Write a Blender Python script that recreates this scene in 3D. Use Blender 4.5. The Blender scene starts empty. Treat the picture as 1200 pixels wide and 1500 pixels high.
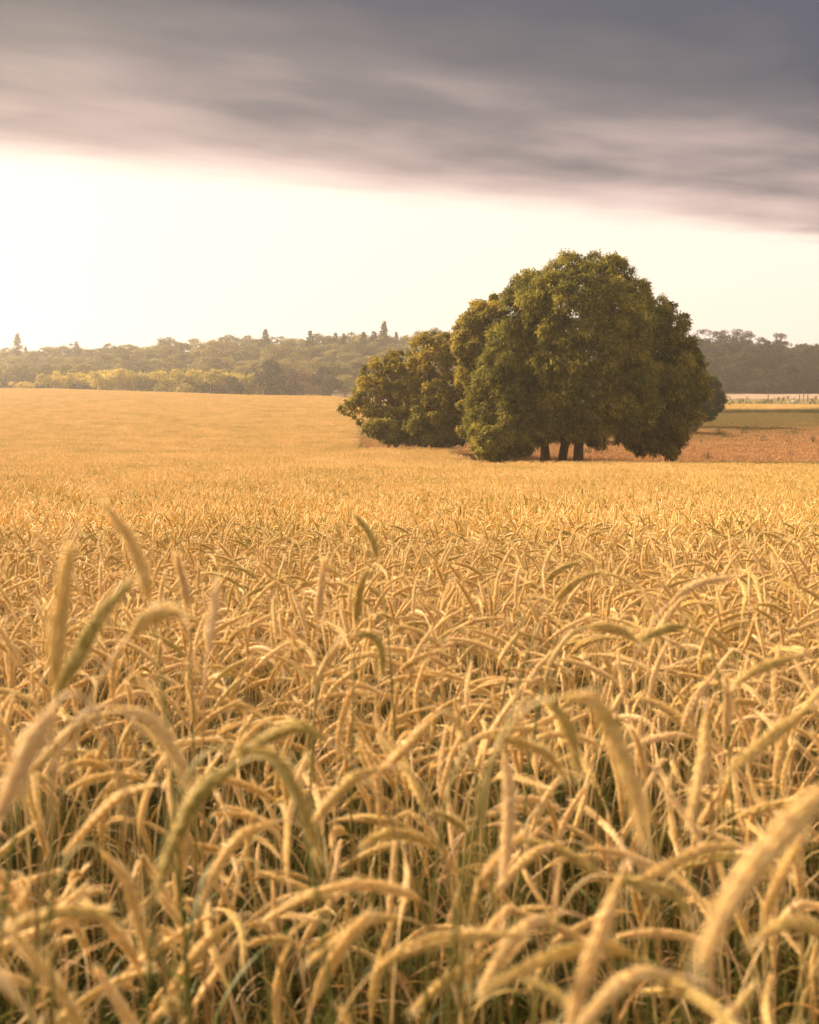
import bpy, math
import numpy as np
from mathutils import Vector

D = bpy.data
SC = bpy.context.scene
COL = SC.collection
R = math.radians

# ------------------------------------------------------------------ camera, sky, sun, exposure
FPX = 1750.0                      # focal length in photograph pixels (1200 x 1500)
EYE = 1.9
PITCH = math.atan((750 - 562) / FPX)
cam_d = D.cameras.new('camera'); cam = D.objects.new('camera', cam_d); COL.objects.link(cam)
cam_d.sensor_width = 36.0; cam_d.sensor_fit = 'AUTO'; cam_d.lens = 36.0 * FPX / 1500
cam_d.clip_start = 0.05; cam_d.clip_end = 20000
cam.location = (0, 0, EYE); cam.rotation_euler = (math.pi / 2 - PITCH, 0, 0)
cam_d.dof.use_dof = True; cam_d.dof.focus_distance = 14.0; cam_d.dof.aperture_fstop = 5.2
SC.camera = cam
SC.view_settings.view_transform = 'Standard'; SC.view_settings.look = 'None'
SC.view_settings.gamma = 1; SC.view_settings.exposure = 1.75
SC.cycles.max_bounces = 6; SC.cycles.diffuse_bounces = 3; SC.cycles.transmission_bounces = 3
SC.cycles.transparent_max_bounces = 4; SC.cycles.volume_bounces = 1
SC.cycles.use_denoising = True
SUN_AZ, SUN_EL = R(-57), R(29)    # azimuth from the view direction (+Y), negative = left

def pix(px, py, Y):
    """world point on the ray of a photograph pixel at depth Y"""
    v = 750 - py
    dy = FPX * math.cos(PITCH) + v * math.sin(PITCH); dz = v * math.cos(PITCH) - FPX * math.sin(PITCH)
    return np.array([(px - 600) * Y / dy, Y, EYE + dz * Y / dy])

w = D.worlds.new('World'); SC.world = w; w.use_nodes = True
nt = w.node_tree; N = nt.nodes; N.clear()
def nd(tree, t, **k):
    n = tree.nodes.new(t)
    for a, b in k.items(): setattr(n, a, b)
    return n
def lk(tree, a, b): tree.links.new(a, b)
def mth(tree, op, a, b=None, clamp=False):
    n = nd(tree, 'ShaderNodeMath', operation=op, use_clamp=clamp)
    for i, x in enumerate((a, b)):
        if x is None: continue
        if isinstance(x, (int, float)): n.inputs[i].default_value = x
        else: lk(tree, x, n.inputs[i])
    return n.outputs[0]
def mrange(tree, v, a, b, c=0.0, d=1.0, smooth=True):
    n = nd(tree, 'ShaderNodeMapRange', interpolation_type='SMOOTHSTEP' if smooth else 'LINEAR')
    lk(tree, v, n.inputs[0])
    for i, x in zip((1, 2, 3, 4), (a, b, c, d)): n.inputs[i].default_value = x
    return n.outputs[0]
def mixc(tree, f, a, b, blend='MIX'):
    n = nd(tree, 'ShaderNodeMix', data_type='RGBA', blend_type=blend)
    for i, x in ((0, f), (6, a), (7, b)):
        if isinstance(x, (int, float)): n.inputs[i].default_value = x
        elif isinstance(x, tuple): n.inputs[i].default_value = (*x, 1)
        else: lk(tree, x, n.inputs[i])
    return n.outputs[2]
def ramp(tree, f, stops, interp='LINEAR'):
    n = nd(tree, 'ShaderNodeValToRGB'); n.color_ramp.interpolation = interp
    e = n.color_ramp.elements
    while len(e) < len(stops): e.new(0.5)
    for el, (p, c) in zip(e, stops): el.position = p; el.color = (*c, 1)
    lk(tree, f, n.inputs[0]); return n.outputs[0]
def srgb(r, g, b):
    return tuple(((c / 255) / 12.92 if c / 255 <= 0.04045 else ((c / 255 + 0.055) / 1.055) ** 2.4) for c in (r, g, b))

sky = nd(nt, 'ShaderNodeTexSky', sky_type='NISHITA', sun_disc=False)
sky.sun_elevation = SUN_EL; sky.sun_rotation = SUN_AZ; sky.dust_density = 4.0; sky.air_density = 1.2
tc = nd(nt, 'ShaderNodeTexCoord'); sp = nd(nt, 'ShaderNodeSeparateXYZ'); lk(nt, tc.outputs['Generated'], sp.inputs[0])
X, Y_, Z = sp.outputs
zc = mth(nt, 'MAXIMUM', Z, 0.03)
U = mth(nt, 'DIVIDE', X, zc); V = mth(nt, 'DIVIDE', Y_, zc)
def uv(px, py):
    p = pix(px, py, 1000.0); z = p[2] - EYE; return p[0] / z, 1000.0 / z
(u0, v0), (u1, v1) = uv(0, 236), uv(1200, 350)
sl = (v1 - v0) / (u1 - u0); b0 = v0 - sl * u0
# q: distance below the edge line of the cloud sheet, measured on the sheet
q = mth(nt, 'SUBTRACT', mth(nt, 'ADD', mth(nt, 'MULTIPLY', U, sl), b0), V)
# streaky coordinates: along the edge / across it
al = mth(nt, 'ADD', mth(nt, 'MULTIPLY', U, 0.85), mth(nt, 'MULTIPLY', V, 0.25))
cb = nd(nt, 'ShaderNodeCombineXYZ'); lk(nt, mth(nt, 'MULTIPLY', al, 0.8), cb.inputs[0]); lk(nt, mth(nt, 'MULTIPLY', q, 0.9), cb.inputs[1])
def wn(scale, detail, rough, off, dist=0.2):
    m = nd(nt, 'ShaderNodeVectorMath', operation='ADD'); lk(nt, cb.outputs[0], m.inputs[0]); m.inputs[1].default_value = off
    n = nd(nt, 'ShaderNodeTexNoise'); n.inputs['Scale'].default_value = scale; n.inputs['Detail'].default_value = detail
    n.inputs['Roughness'].default_value = rough; n.inputs['Distortion'].default_value = dist
    lk(nt, m.outputs[0], n.inputs['Vector']); return n.outputs[0]
n1 = wn(0.85, 3, 0.42, (3.1, 7.7, 0), 0.15); n2 = wn(2.4, 4, 0.5, (11.3, 2.2, 0), 0.0); n3 = wn(2.2, 3, 0.5, (1.7, 22.2, 0))
qe = mth(nt, 'ADD', q, mth(nt, 'MULTIPLY', mth(nt, 'SUBTRACT', n3, 0.5), 0.9))
cover = mrange(nt, qe, -0.40, 0.75)
# depth into the sheet: 0 at the edge -> 1 deep; darker to the right
tn = mth(nt, 'DIVIDE', q, mth(nt, 'MAXIMUM', mth(nt, 'SUBTRACT', mth(nt, 'ADD', q, V), 3.0), 0.8), clamp=True)
dq = mth(nt, 'ADD', mth(nt, 'MULTIPLY', tn, 0.98), mth(nt, 'MULTIPLY', mth(nt, 'SUBTRACT', n1, 0.5), 1.0))
dq = mth(nt, 'ADD', dq, mth(nt, 'MULTIPLY', mth(nt, 'SUBTRACT', n2, 0.5), 0.42))
dq = mth(nt, 'ADD', dq, mth(nt, 'MULTIPLY', mrange(nt, U, -1.4, 1.6), 0.17))
cl = ramp(nt, dq, [(0.0, srgb(252, 228, 212)), (0.22, srgb(234, 204, 192)), (0.47, srgb(190, 168, 161)),
                   (0.7, srgb(130, 123, 127)), (0.95, srgb(91, 95, 107)), (1.0, srgb(80, 88, 106))])
# overhead and behind the camera, out of view, the sheet is brightened as fill light
ov = mrange(nt, V, 2.6, 0.6)
cl = mixc(nt, 1.0, cl, (0.272, 0.280, 0.298), 'MULTIPLY')
cl = mixc(nt, ov, cl, (0.37, 0.33, 0.295))
# clear band: Nishita plus thick bright evening haze, brightest towards the sun
sdir = (math.sin(SUN_AZ) * math.cos(SUN_EL), math.cos(SUN_AZ) * math.cos(SUN_EL), math.sin(SUN_EL))
dt = nd(nt, 'ShaderNodeVectorMath', operation='DOT_PRODUCT'); lk(nt, tc.outputs['Generated'], dt.inputs[0]); dt.inputs[1].default_value = sdir
glow = mrange(nt, dt.outputs['Value'], 0.88, 0.995, 0.0, 1.0)
wide = mrange(nt, dt.outputs['Value'], 0.3, 0.85, 0.0, 1.0)
clear = mixc(nt, wide, (0.355, 0.298, 0.255), (0.365, 0.323, 0.268))
clear = mixc(nt, glow, clear, (2.9, 2.3, 1.5))
n_ = nd(nt, 'ShaderNodeMix', data_type='RGBA', blend_type='ADD'); n_.inputs[0].default_value = 0.0015
lk(nt, clear, n_.inputs[6]); lk(nt, sky.outputs[0], n_.inputs[7])
final = mixc(nt, cover, n_.outputs[2], cl)
bg = nd(nt, 'ShaderNodeBackground'); lk(nt, final, bg.inputs[0]); bg.inputs[1].default_value = 1.0
out = nd(nt, 'ShaderNodeOutputWorld'); lk(nt, bg.outputs[0], out.inputs[0])

sd = D.lights.new('sun', 'SUN'); sun = D.objects.new('sun', sd); COL.objects.link(sun)
sd.energy = 5.0; sd.angle = R(8); sd.color = (1.0, 0.80, 0.54)
sun.rotation_euler = Vector(sdir).to_track_quat('Z', 'Y').to_euler()

# ------------------------------------------------------------------ terrain
def dropz(py, Y): return EYE - pix(600, py, Y)[2]
YK = [-60, 0, 2, 4, 8, 16, 26, 50, 75, 90, 105, 125, 160, 200, 250, 300, 330, 370, 450, 600, 900, 4000]
near = [1.95, 1.9, 1.92, 2.05, 2.35, 3.0, 3.6]
cL = near + [dropz(683, 50) + 1.3, dropz(664, 75) + 1.3, dropz(650, 90) + 1.3, dropz(638, 105) + 1.3, dropz(625, 125) + 1.3,
             dropz(607, 160) + 1.3, dropz(592, 200) + 1.3, dropz(579, 250) + 1.3, dropz(570, 300) + 1.3, dropz(569.5, 330) + 1.3, 3.6, 0.5, -6, -8, -8]
cM = near + [dropz(686, 50) + 1.3, dropz(668, 75) + 1.3, dropz(657, 90) + 1.3, dropz(645, 105) + 1.3, dropz(632, 125) + 1.3,
             dropz(611, 160) + 1.3, dropz(592, 200) + 1.3, dropz(580, 250) + 1.3, 4.6, 4.8, 4.4, 1.0, -5, -8, -8]
cR = near + [5.0, 6.3, 6.1, 5.6, 5.1, 5.2, 5.15, 4.98, 3.75, 3.55, 3.2, 0.5, -5, -8, -8]
SK = [-0.30, -0.086, 0.06]
YD = np.concatenate([np.arange(-60, 40, 0.5), np.arange(40, 900, 2.0), np.arange(900, 4001, 50.0)])
def prof(c):
    z = np.interp(YD, YK, c); o = z.copy()
    for _ in range(3): o[1:-1] = (o[:-2] + 2 * o[1:-1] + o[2:]) / 4
    return EYE - o
PR = [prof(c) for c in (cL, cM, cR)]
def ground(x, y):
    x = np.asarray(x, float); y = np.asarray(y, float)
    s = x / np.maximum(y, 6.0)
    a, b, c = (np.interp(y, YD, p) for p in PR)
    t = np.clip((s - SK[0]) / (SK[1] - SK[0]), 0, 1); u = np.clip((s - SK[1]) / (SK[2] - SK[1]), 0, 1)
    u = u * u * (3 - 2 * u)
    z = np.where(s < SK[1], a + (b - a) * t, b + (c - b) * u)
    return z + 0.05 * np.sin(x * 0.21 + 1.3) * np.sin(y * 0.17) * np.clip(y / 20, 0, 1)
def in_rye(x, y):
    s = x / np.maximum(y, 1)
    edge = np.interp(y, [74, 76, 89.2, 90.4, 97, 120, 250, 330], [3.2, 3.2, 3.0, -4.3, -4.6, -5.6, -7.5, -9])
    far = np.interp(s, [-0.3, -0.2, -0.086, -0.05], [326, 318, 262, 240])
    wob = 0.6 * np.sin(x * 0.7) + 0.4 * np.sin(x * 1.9 + 1)
    return (y < 75.5 + wob) | ((x < edge + 0.5 * np.sin(y * 0.8)) & (y < far))

# ------------------------------------------------------------------ mesh helpers
class Acc:
    def __init__(s): s.v = []; s.f = []; s.m = []; s.t = []; s.h = []; s.n = 0
    def add(s, v, f, mat=0, tint=0.5, hgt=0.5):
        v = np.asarray(v, np.float32).reshape(-1, 3); f = np.asarray(f, np.int64).reshape(-1, 4)
        s.v.append(v); s.f.append(f + s.n); s.m.append(np.full(len(f), mat, np.int32))
        s.t.append(np.broadcast_to(np.asarray(tint, np.float32), (len(v),)))
        s.h.append(np.broadcast_to(np.asarray(hgt, np.float32), (len(v),))); s.n += len(v)
    def mesh(s, name, mats, smooth=False):
        me = D.meshes.new(name); v = np.concatenate(s.v); f = np.concatenate(s.f)
        me.vertices.add(len(v)); me.vertices.foreach_set('co', v.ravel())
        me.loops.add(f.size); me.loops.foreach_set('vertex_index', f.ravel().astype(np.int32))
        me.polygons.add(len(f)); me.polygons.foreach_set('loop_start', np.arange(0, f.size, 4, dtype=np.int32))
        me.polygons.foreach_set('loop_total', np.full(len(f), 4, np.int32))
        for m in mats: me.materials.append(m)
        me.polygons.foreach_set('material_index', np.concatenate(s.m))
        if smooth: me.polygons.foreach_set('use_smooth', np.ones(len(f), bool))
        a = me.attributes.new('tint', 'FLOAT', 'POINT'); a.data.foreach_set('value', np.concatenate(s.t))
        a = me.attributes.new('hgt', 'FLOAT', 'POINT'); a.data.foreach_set('value', np.concatenate(s.h))
        me.update(calc_edges=True); return me
def nrm(a): return a / np.maximum(np.linalg.norm(a, axis=-1, keepdims=True), 1e-9)
def frames(P, ref=None):
    T = nrm(np.gradient(P, axis=0))
    if ref is None: ref = np.array([0.13, 0.97, 0.21])
    S = nrm(np.cross(T, ref)); return T, S, np.cross(T, S)
def tube(acc, P, rad, sides=5, mat=0, tint=0.5, hgt=None, ref=None):
    P = np.asarray(P, float); n = len(P); rad = np.broadcast_to(rad, (n,))
    T, S, B = frames(P, ref); a = np.arange(sides) * 2 * math.pi / sides
    ring = P[:, None] + rad[:, None, None] * (np.cos(a)[None, :, None] * S[:, None] + np.sin(a)[None, :, None] * B[:, None])
    i = np.arange(n - 1)[:, None] * sides; j = np.arange(sides)[None]; k = (j + 1) % sides
    f = np.stack([i + j, i + k, i + sides + k, i + sides + j], -1)
    if hgt is None: hgt = np.repeat(np.linspace(0, 1, n), sides)
    else: hgt = np.repeat(np.broadcast_to(hgt, (n,)), sides)
    acc.add(ring, f, mat, tint, hgt)
def resample(P, n):
    P = np.asarray(P, float); d = np.r_[0, np.cumsum(np.linalg.norm(np.diff(P, axis=0), axis=1))]
    t = np.linspace(0, d[-1], n); return np.stack([np.interp(t, d, P[:, k]) for k in range(3)], 1)
def catmull(P, n=10):
    P = np.asarray(P, float); P = np.vstack([2 * P[0] - P[1], P, 2 * P[-1] - P[-2]]); o = []
    for i in range(1, len(P) - 2):
        for t in np.linspace(0, 1, n, endpoint=False):
            a, b, c, d = P[i - 1:i + 3]
            o.append(0.5 * (2 * b + (c - a) * t + (2 * a - 5 * b + 4 * c - d) * t * t + (3 * b - a - 3 * c + d) * t ** 3))
    o.append(P[-2]); return np.array(o)

# ------------------------------------------------------------------ materials
def base_mat(name, rough=0.8, spec=0.2, transl=0.0):
    m = D.materials.new(name); m.use_nodes = True; t = m.node_tree; t.nodes.clear()
    p = nd(t, 'ShaderNodeBsdfPrincipled'); p.inputs['Roughness'].default_value = rough; p.inputs['Specular IOR Level'].default_value = spec
    o = nd(t, 'ShaderNodeOutputMaterial'); m.cycles.use_transparent_shadow = False
    if transl > 0:
        tr = nd(t, 'ShaderNodeBsdfTranslucent'); mx = nd(t, 'ShaderNodeMixShader'); mx.inputs[0].default_value = transl
        lk(t, p.outputs[0], mx.inputs[1]); lk(t, tr.outputs[0], mx.inputs[2]); lk(t, mx.outputs[0], o.inputs[0])
        def setc(c): lk(t, c, p.inputs['Base Color']); lk(t, c, tr.inputs[0])
    else:
        lk(t, p.outputs[0], o.inputs[0])
        def setc(c): lk(t, c, p.inputs['Base Color'])
    return m, t, setc, p
def attr(t, n): a = nd(t, 'ShaderNodeAttribute', attribute_name=n); return a.outputs['Fac']
def noise(t, scale, detail=3, coord='pos', rough=0.55):
    n = nd(t, 'ShaderNodeTexNoise'); n.inputs['Scale'].default_value = scale; n.inputs['Detail'].default_value = detail; n.inputs['Roughness'].default_value = rough
    if coord == 'pos': g = nd(t, 'ShaderNodeNewGeometry'); lk(t, g.outputs['Position'], n.inputs['Vector'])
    else: g = nd(t, 'ShaderNodeTexCoord'); lk(t, g.outputs['Object'], n.inputs['Vector'])
    return n.outputs[0]
def combo(t, k_rand=0.5, k_pos=0.4, pscale=0.25):
    """per-piece tint + per-instance random + patchiness over the field"""
    oi = nd(t, 'ShaderNodeObjectInfo')
    a = mth(t, 'SUBTRACT', oi.outputs['Random'], 0.5); b = mth(t, 'SUBTRACT', noise(t, pscale), 0.5)
    s = mth(t, 'ADD', attr(t, 'tint'), mth(t, 'MULTIPLY', a, k_rand))
    return mth(t, 'ADD', s, mth(t, 'MULTIPLY', b, k_pos), clamp=True)

EARM, t, setc, _ = base_mat('rye_ear', 0.6, 0.35, 0.40)
c = ramp(t, combo(t, 0.35, 0.7), [(0.0, (0.30, 0.25, 0.05)), (0.25, (0.52, 0.38, 0.095)), (0.55, (0.75, 0.51, 0.165)), (0.8, (0.84, 0.60, 0.26)), (1.0, (0.84, 0.62, 0.33))])
c = mixc(t, mth(t, 'MULTIPLY', mrange(t, noise(t, 240, 2, 'obj'), 0.35, 0.7), 0.22), c, (0.40, 0.25, 0.09)); setc(c)
AWNM, t, setc, _ = base_mat('rye_awn', 0.5, 0.4, 0.4)
c = ramp(t, attr(t, 'tint'), [(0, (0.66, 0.50, 0.22)), (1, (0.76, 0.56, 0.30))]); setc(c)
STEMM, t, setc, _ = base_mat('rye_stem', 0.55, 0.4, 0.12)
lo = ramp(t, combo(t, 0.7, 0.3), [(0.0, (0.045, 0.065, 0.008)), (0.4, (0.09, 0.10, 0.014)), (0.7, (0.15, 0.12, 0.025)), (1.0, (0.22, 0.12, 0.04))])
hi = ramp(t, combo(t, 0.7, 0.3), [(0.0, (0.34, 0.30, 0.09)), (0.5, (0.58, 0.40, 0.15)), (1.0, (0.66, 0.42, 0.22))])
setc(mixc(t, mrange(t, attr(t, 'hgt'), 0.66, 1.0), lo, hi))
LEAFM, t, setc, _ = base_mat('rye_leaf', 0.6, 0.3, 0.35)
setc(ramp(t, combo(t, 0.3, 0.2), [(0.0, (0.05, 0.07, 0.009)), (0.35, (0.11, 0.115, 0.018)), (0.6, (0.27, 0.17, 0.04)), (0.85, (0.42, 0.20, 0.05)), (1.0, (0.46, 0.30, 0.15))]))
RYE = [EARM, STEMM, LEAFM, AWNM]

def foliage(name, stops, transl=0.45, kr=0.15):
    m, t, setc, _ = base_mat(name, 0.75, 0.10, transl); setc(ramp(t, combo(t, kr, 0.35, 0.35), stops)); return m
ASH = foliage('ash_foliage', [(0, (0.055, 0.056, 0.010)), (0.5, (0.165, 0.143, 0.022)), (1, (0.36, 0.285, 0.045))])
MAPLE = foliage('maple_foliage', [(0, (0.09, 0.08, 0.012)), (0.5, (0.24, 0.185, 0.027)), (1, (0.46, 0.32, 0.045))])
GREYG = foliage('willow_foliage', [(0, (0.035, 0.045, 0.02)), (1, (0.11, 0.12, 0.045))])
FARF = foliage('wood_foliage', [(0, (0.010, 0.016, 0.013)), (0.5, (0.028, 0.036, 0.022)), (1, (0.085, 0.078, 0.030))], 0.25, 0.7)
FARL = foliage('hazy_wood_foliage', [(0, (0.05, 0.046, 0.015)), (0.5, (0.16, 0.13, 0.036)), (1, (0.32, 0.235, 0.055))], 0.4, 0.7)  # olive-gold leaves of the left wood, brightened to stand in for haze glow
FARG = foliage('golden_foliage', [(0, (0.18, 0.15, 0.024)), (0.5, (0.40, 0.30, 0.045)), (1, (0.56, 0.39, 0.06))], 0.35, 0.6)
CONF = foliage('conifer_foliage', [(0, (0.028, 0.032, 0.014)), (1, (0.070, 0.062, 0.026))], 0.1, 0.5)
DEADF = foliage('reddish_foliage', [(0, (0.12, 0.07, 0.035)), (1, (0.22, 0.12, 0.06))], 0.3, 0.4)
BARK, t, setc, p = base_mat('bark', 0.9, 0.1)
setc(ramp(t, noise(t, 7, 6, 'obj', 0.7), [(0.3, (0.035, 0.022, 0.012)), (0.7, (0.11, 0.07, 0.04))]))
bp = nd(t, 'ShaderNodeBump'); bp.inputs['Strength'].default_value = 0.6; bp.inputs['Distance'].default_value = 0.03
lk(t, noise(t, 14, 5, 'obj', 0.7), bp.inputs['Height']); lk(t, bp.outputs[0], p.inputs['Normal'])
GRASSM, t, setc, _ = base_mat('meadow_grass', 0.7, 0.2, 0.3)
a = nd(t, 'ShaderNodeAttribute', attribute_name='tint')
g = nd(t, 'ShaderNodeNewGeometry'); s2 = nd(t, 'ShaderNodeSeparateXYZ'); lk(t, g.outputs['Position'], s2.inputs[0])
yy = mth(t, 'ADD', s2.outputs[1], mth(t, 'MULTIPLY', mth(t, 'SUBTRACT', noise(t, 0.09, 4), 0.5), 60))
red = ramp(t, a.outputs['Fac'], [(0, (0.20, 0.12, 0.035)), (0.5, (0.40, 0.205, 0.088)), (1, (0.54, 0.29, 0.145))])
brn = ramp(t, a.outputs['Fac'], [(0, (0.08, 0.08, 0.018)), (0.6, (0.18, 0.13, 0.04)), (1, (0.32, 0.18, 0.07))])
setc(mixc(t, mrange(t, yy, 92, 150), red, brn))
WEEDM, t, setc, _ = base_mat('weed_leaf', 0.6, 0.2, 0.3)
setc(ramp(t, combo(t, 0.8, 0), [(0, (0.03, 0.045, 0.010)), (0.6, (0.08, 0.095, 0.022)), (1, (0.24, 0.14, 0.09))]))
SOIL, t, setc, _ = base_mat('ground_cover', 0.95, 0.1)
ca = nd(t, 'ShaderNodeAttribute', attribute_name='zone')
c = mixc(t, mth(t, 'MULTIPLY', noise(t, 3.0, 8, 'pos', 0.75), 0.9), ca.outputs['Color'], (0.10, 0.06, 0.02), 'MIX')
setc(mixc(t, mrange(t, noise(t, 0.12, 5), 0.45, 0.7, 0, 0.3), c, (0.22, 0.15, 0.05)))
def plain(name, c1, c2, sc=8, rough=0.8):
    m, t, setc, _ = base_mat(name, rough, 0.2); setc(ramp(t, noise(t, sc, 4, 'obj'), [(0.3, c1), (0.7, c2)])); return m
WOODM = plain('weathered_post', (0.10, 0.065, 0.05), (0.19, 0.12, 0.10), 20)
BALEM = plain('pale_wrap', (0.62, 0.50, 0.42), (0.78, 0.66, 0.56), 4, 0.5)
BIRDM = plain('bird_feather', (0.03, 0.028, 0.028), (0.06, 0.055, 0.05), 20)

def link(name, me, parent=None, loc=None):
    o = D.objects.new(name, me); COL.objects.link(o)
    if parent: o.parent = parent
    if loc is not None: o.location = loc
    return o
def tag(o, label=None, cat=None, group=None, kind=None):
    for k, v in (('label', label), ('category', cat), ('group', group), ('kind', kind)):
        if v: o[k] = v
    return o

# ------------------------------------------------------------------ ground sheet
def make_ground():
    yv = np.concatenate([np.arange(-40, 30, 1.0), np.arange(30, 130, 1.5), np.arange(130, 400, 2.5), np.arange(400, 900, 15), [1200, 2000, 4000]])
    sv = np.linspace(-1, 1, 161); sv = np.sign(sv) * np.abs(sv) ** 1.6
    half = np.maximum(60, yv * 0.9 + 40)
    Xg = sv[None] * half[:, None]; Yg = np.repeat(yv[:, None], len(sv), 1)
    Zg = ground(Xg, Yg); v = np.stack([Xg, Yg, Zg], -1).reshape(-1, 3)
    n, m = len(yv), len(sv); i = np.arange(n - 1)[:, None] * m; j = np.arange(m - 1)[None]
    A = Acc(); A.add(v, np.stack([i + j, i + j + 1, i + m + j + 1, i + m + j], -1)); me = A.mesh('ground', [SOIL], True)
    x, y = v[:, 0], v[:, 1]; rye = in_rye(x, y)
    c = np.tile(np.array([0.13, 0.095, 0.035]), (len(v), 1))
    def z(mask, col): c[mask] = col
    yw = y + 3 * np.sin(x * 0.11) + 2 * np.sin(x * 0.37)
    z(~rye & (yw < 108), (0.42, 0.25, 0.12)); z(~rye & (yw >= 108) & (yw < 150), (0.25, 0.16, 0.05))
    z(~rye & (yw >= 150) & (y < 202), (0.15, 0.11, 0.035)); z(~rye & (y >= 236) & (y < 300), (0.17, 0.14, 0.05))
    z(~rye & (y >= 300) & (y < 372), (0.38, 0.26, 0.215)); z(~rye & (y > 371), (0.05, 0.04, 0.02))
    ca = me.color_attributes.new('zone', 'FLOAT_COLOR', 'POINT')
    ca.data.foreach_set('color', np.c_[c, np.ones(len(c))].astype(np.float32).ravel())
    tag(link('ground', me), kind='structure')
make_ground()

# ------------------------------------------------------------------ rye plants
def smooth_curve(rng, h, a0, a1, ear_len, lean):
    """stem + ear centreline in the XZ plane; a0/a1: angle from vertical at ear base / tip"""
    neck = 0.10 + 0.05 * rng.random() + 0.05 * a0; n_s, n_n, n_e = 7, 8, 14
    ds, an = [], []
    for k in range(n_s): ds.append((h - neck * 0.7) / n_s); an.append(lean * k / n_s)
    for k in range(n_n): ds.append(neck / n_n); an.append(lean + (a0 - lean) * ((k + 1) / n_n) ** 1.3)
    for k in range(n_e): ds.append(ear_len / n_e); an.append(a0 + (a1 - a0) * ((k + 1) / n_e) ** 0.8)
    ds, an = np.array(ds), np.array(an)
    P = np.vstack([[0, 0, 0], np.cumsum(np.stack([ds * np.sin(an), 0 * ds, ds * np.cos(an)], 1), 0)])
    P[:, 1] += 0.02 * np.sin(np.linspace(0, 5, len(P)) + rng.random() * 6) * np.linspace(0, 1, len(P))
    return P[:n_s + n_n + 1], P[n_s + n_n:]
SPT = None
def ear_geo(acc, P, rng, wd=0.0062, tint=0.5, hi=True, em=0, am=3):
    if hi:
        K = 22; Q = resample(P, K + 2); T, S, B = frames(Q); T, S, B, Q = T[1:-1], S[1:-1], B[1:-1], Q[1:-1]
        tt = (np.arange(K) + 0.5) / K; pr = np.clip(np.minimum(0.55 + 2.5 * tt, 1.05 - 0.62 * tt ** 2.2), 0.3, 1)
        core = resample(P, 12); tube(acc, core, np.interp(np.linspace(0, 1, 12), tt, pr) * wd * 0.62, 6, em, tint * 0.8, ref=np.array([0.13, 0.97, 0.21]))
        rr = np.array([0.05, 0.85, 1.0, 0.6, 0.04]); zz = np.array([0, 0.22, 0.5, 0.8, 1.0]); sd = 4
        a = np.arange(sd) * 2 * math.pi / sd
        f = []
        for i in range(4):
            for j in range(sd): f.append([i * sd + j, i * sd + (j + 1) % sd, (i + 1) * sd + (j + 1) % sd, (i + 1) * sd + j])
        f = np.array(f)
        for row in range(4):
            ph = row * math.pi / 2 + (np.arange(K) % 2) * 0.5 + rng.normal(0, 0.12, K)
            o = np.cos(ph)[:, None] * S * 1.25 + np.sin(ph)[:, None] * B * 0.8
            ax = nrm(T + o * (0.20 + 0.08 * rng.random(K))[:, None]); L = 0.0130 * pr * (0.9 + 0.25 * rng.random(K)); W = 0.0026 * pr
            s1 = nrm(np.cross(ax, T + 0.01)); s2 = np.cross(ax, s1)
            base = Q + o * (wd * 0.42 * pr)[:, None]
            v = base[:, None, None] + ax[:, None, None] * (L[:, None] * zz)[:, :, None, None] \
                + (W[:, None] * rr)[:, :, None, None] * (np.cos(a)[None, None, :, None] * s1[:, None, None] + np.sin(a)[None, None, :, None] * s2[:, None, None])
            F = f[None] + (np.arange(K) * 5 * sd)[:, None, None]
            acc.add(v, F, em, np.repeat(tint + rng.normal(0, 0.10, K), 5 * sd))
            # awns
            tip = base + ax * L[:, None] * 0.9; ln = 0.012 + 0.010 * rng.random(K)
            d = nrm(T + o * 0.22 + rng.normal(0, 0.07, (K, 3))); s = nrm(np.cross(d, rng.normal(0, 1, (K, 3)))) * 0.00045
            v = np.stack([tip - s, tip + s, tip + d * ln[:, None] + s * 0.15, tip + d * ln[:, None] - s * 0.15], 1)
            acc.add(v, np.arange(K * 4).reshape(-1, 4), am, tint)
    else:
        n = 8; Q = resample(P, n); t_ = np.linspace(0, 1, n)
        rad = wd * np.array([0.45, 0.95, 1.15, 0.9, 1.1, 0.85, 0.75, 0.12])
        tube(acc, Q, rad, 5, em, np.repeat(tint + rng.normal(0, 0.10, n), 5))
def leaf_geo(acc, p, az, L, W, rng, mat=2, up=1.0, tint=0.5):
    n = 7; ds = L / n; a = 0.25 + 0.4 * rng.random(); q = np.array(p, float); pts = [q.copy()]
    da = (1.4 + 1.5 * rng.random()) / n; z_ = az
    for k in range(n):
        z_ += rng.normal(0, 0.12)
        q = q + ds * np.array([math.cos(z_) * math.sin(a), math.sin(z_) * math.sin(a), math.cos(a)]); a += da; pts.append(q.copy())
    P = np.array(pts); wv = W * np.array([0.6, 0.9, 1, 1, 0.85, 0.65, 0.4, 0.05])
    tw = az + math.pi / 2 + np.linspace(0, rng.normal(0, 1.2), n + 1)
    s = np.stack([np.cos(tw), np.sin(tw), 0.25 * np.sin(tw * 2)], 1) * wv[:, None] / 2
    v = np.stack([P - s, P + s], 1); i = np.arange(n)[:, None] * 2
    acc.add(v, np.concatenate([i, i + 1, i + 3, i + 2], 1), mat, tint, 0.5)
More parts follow.
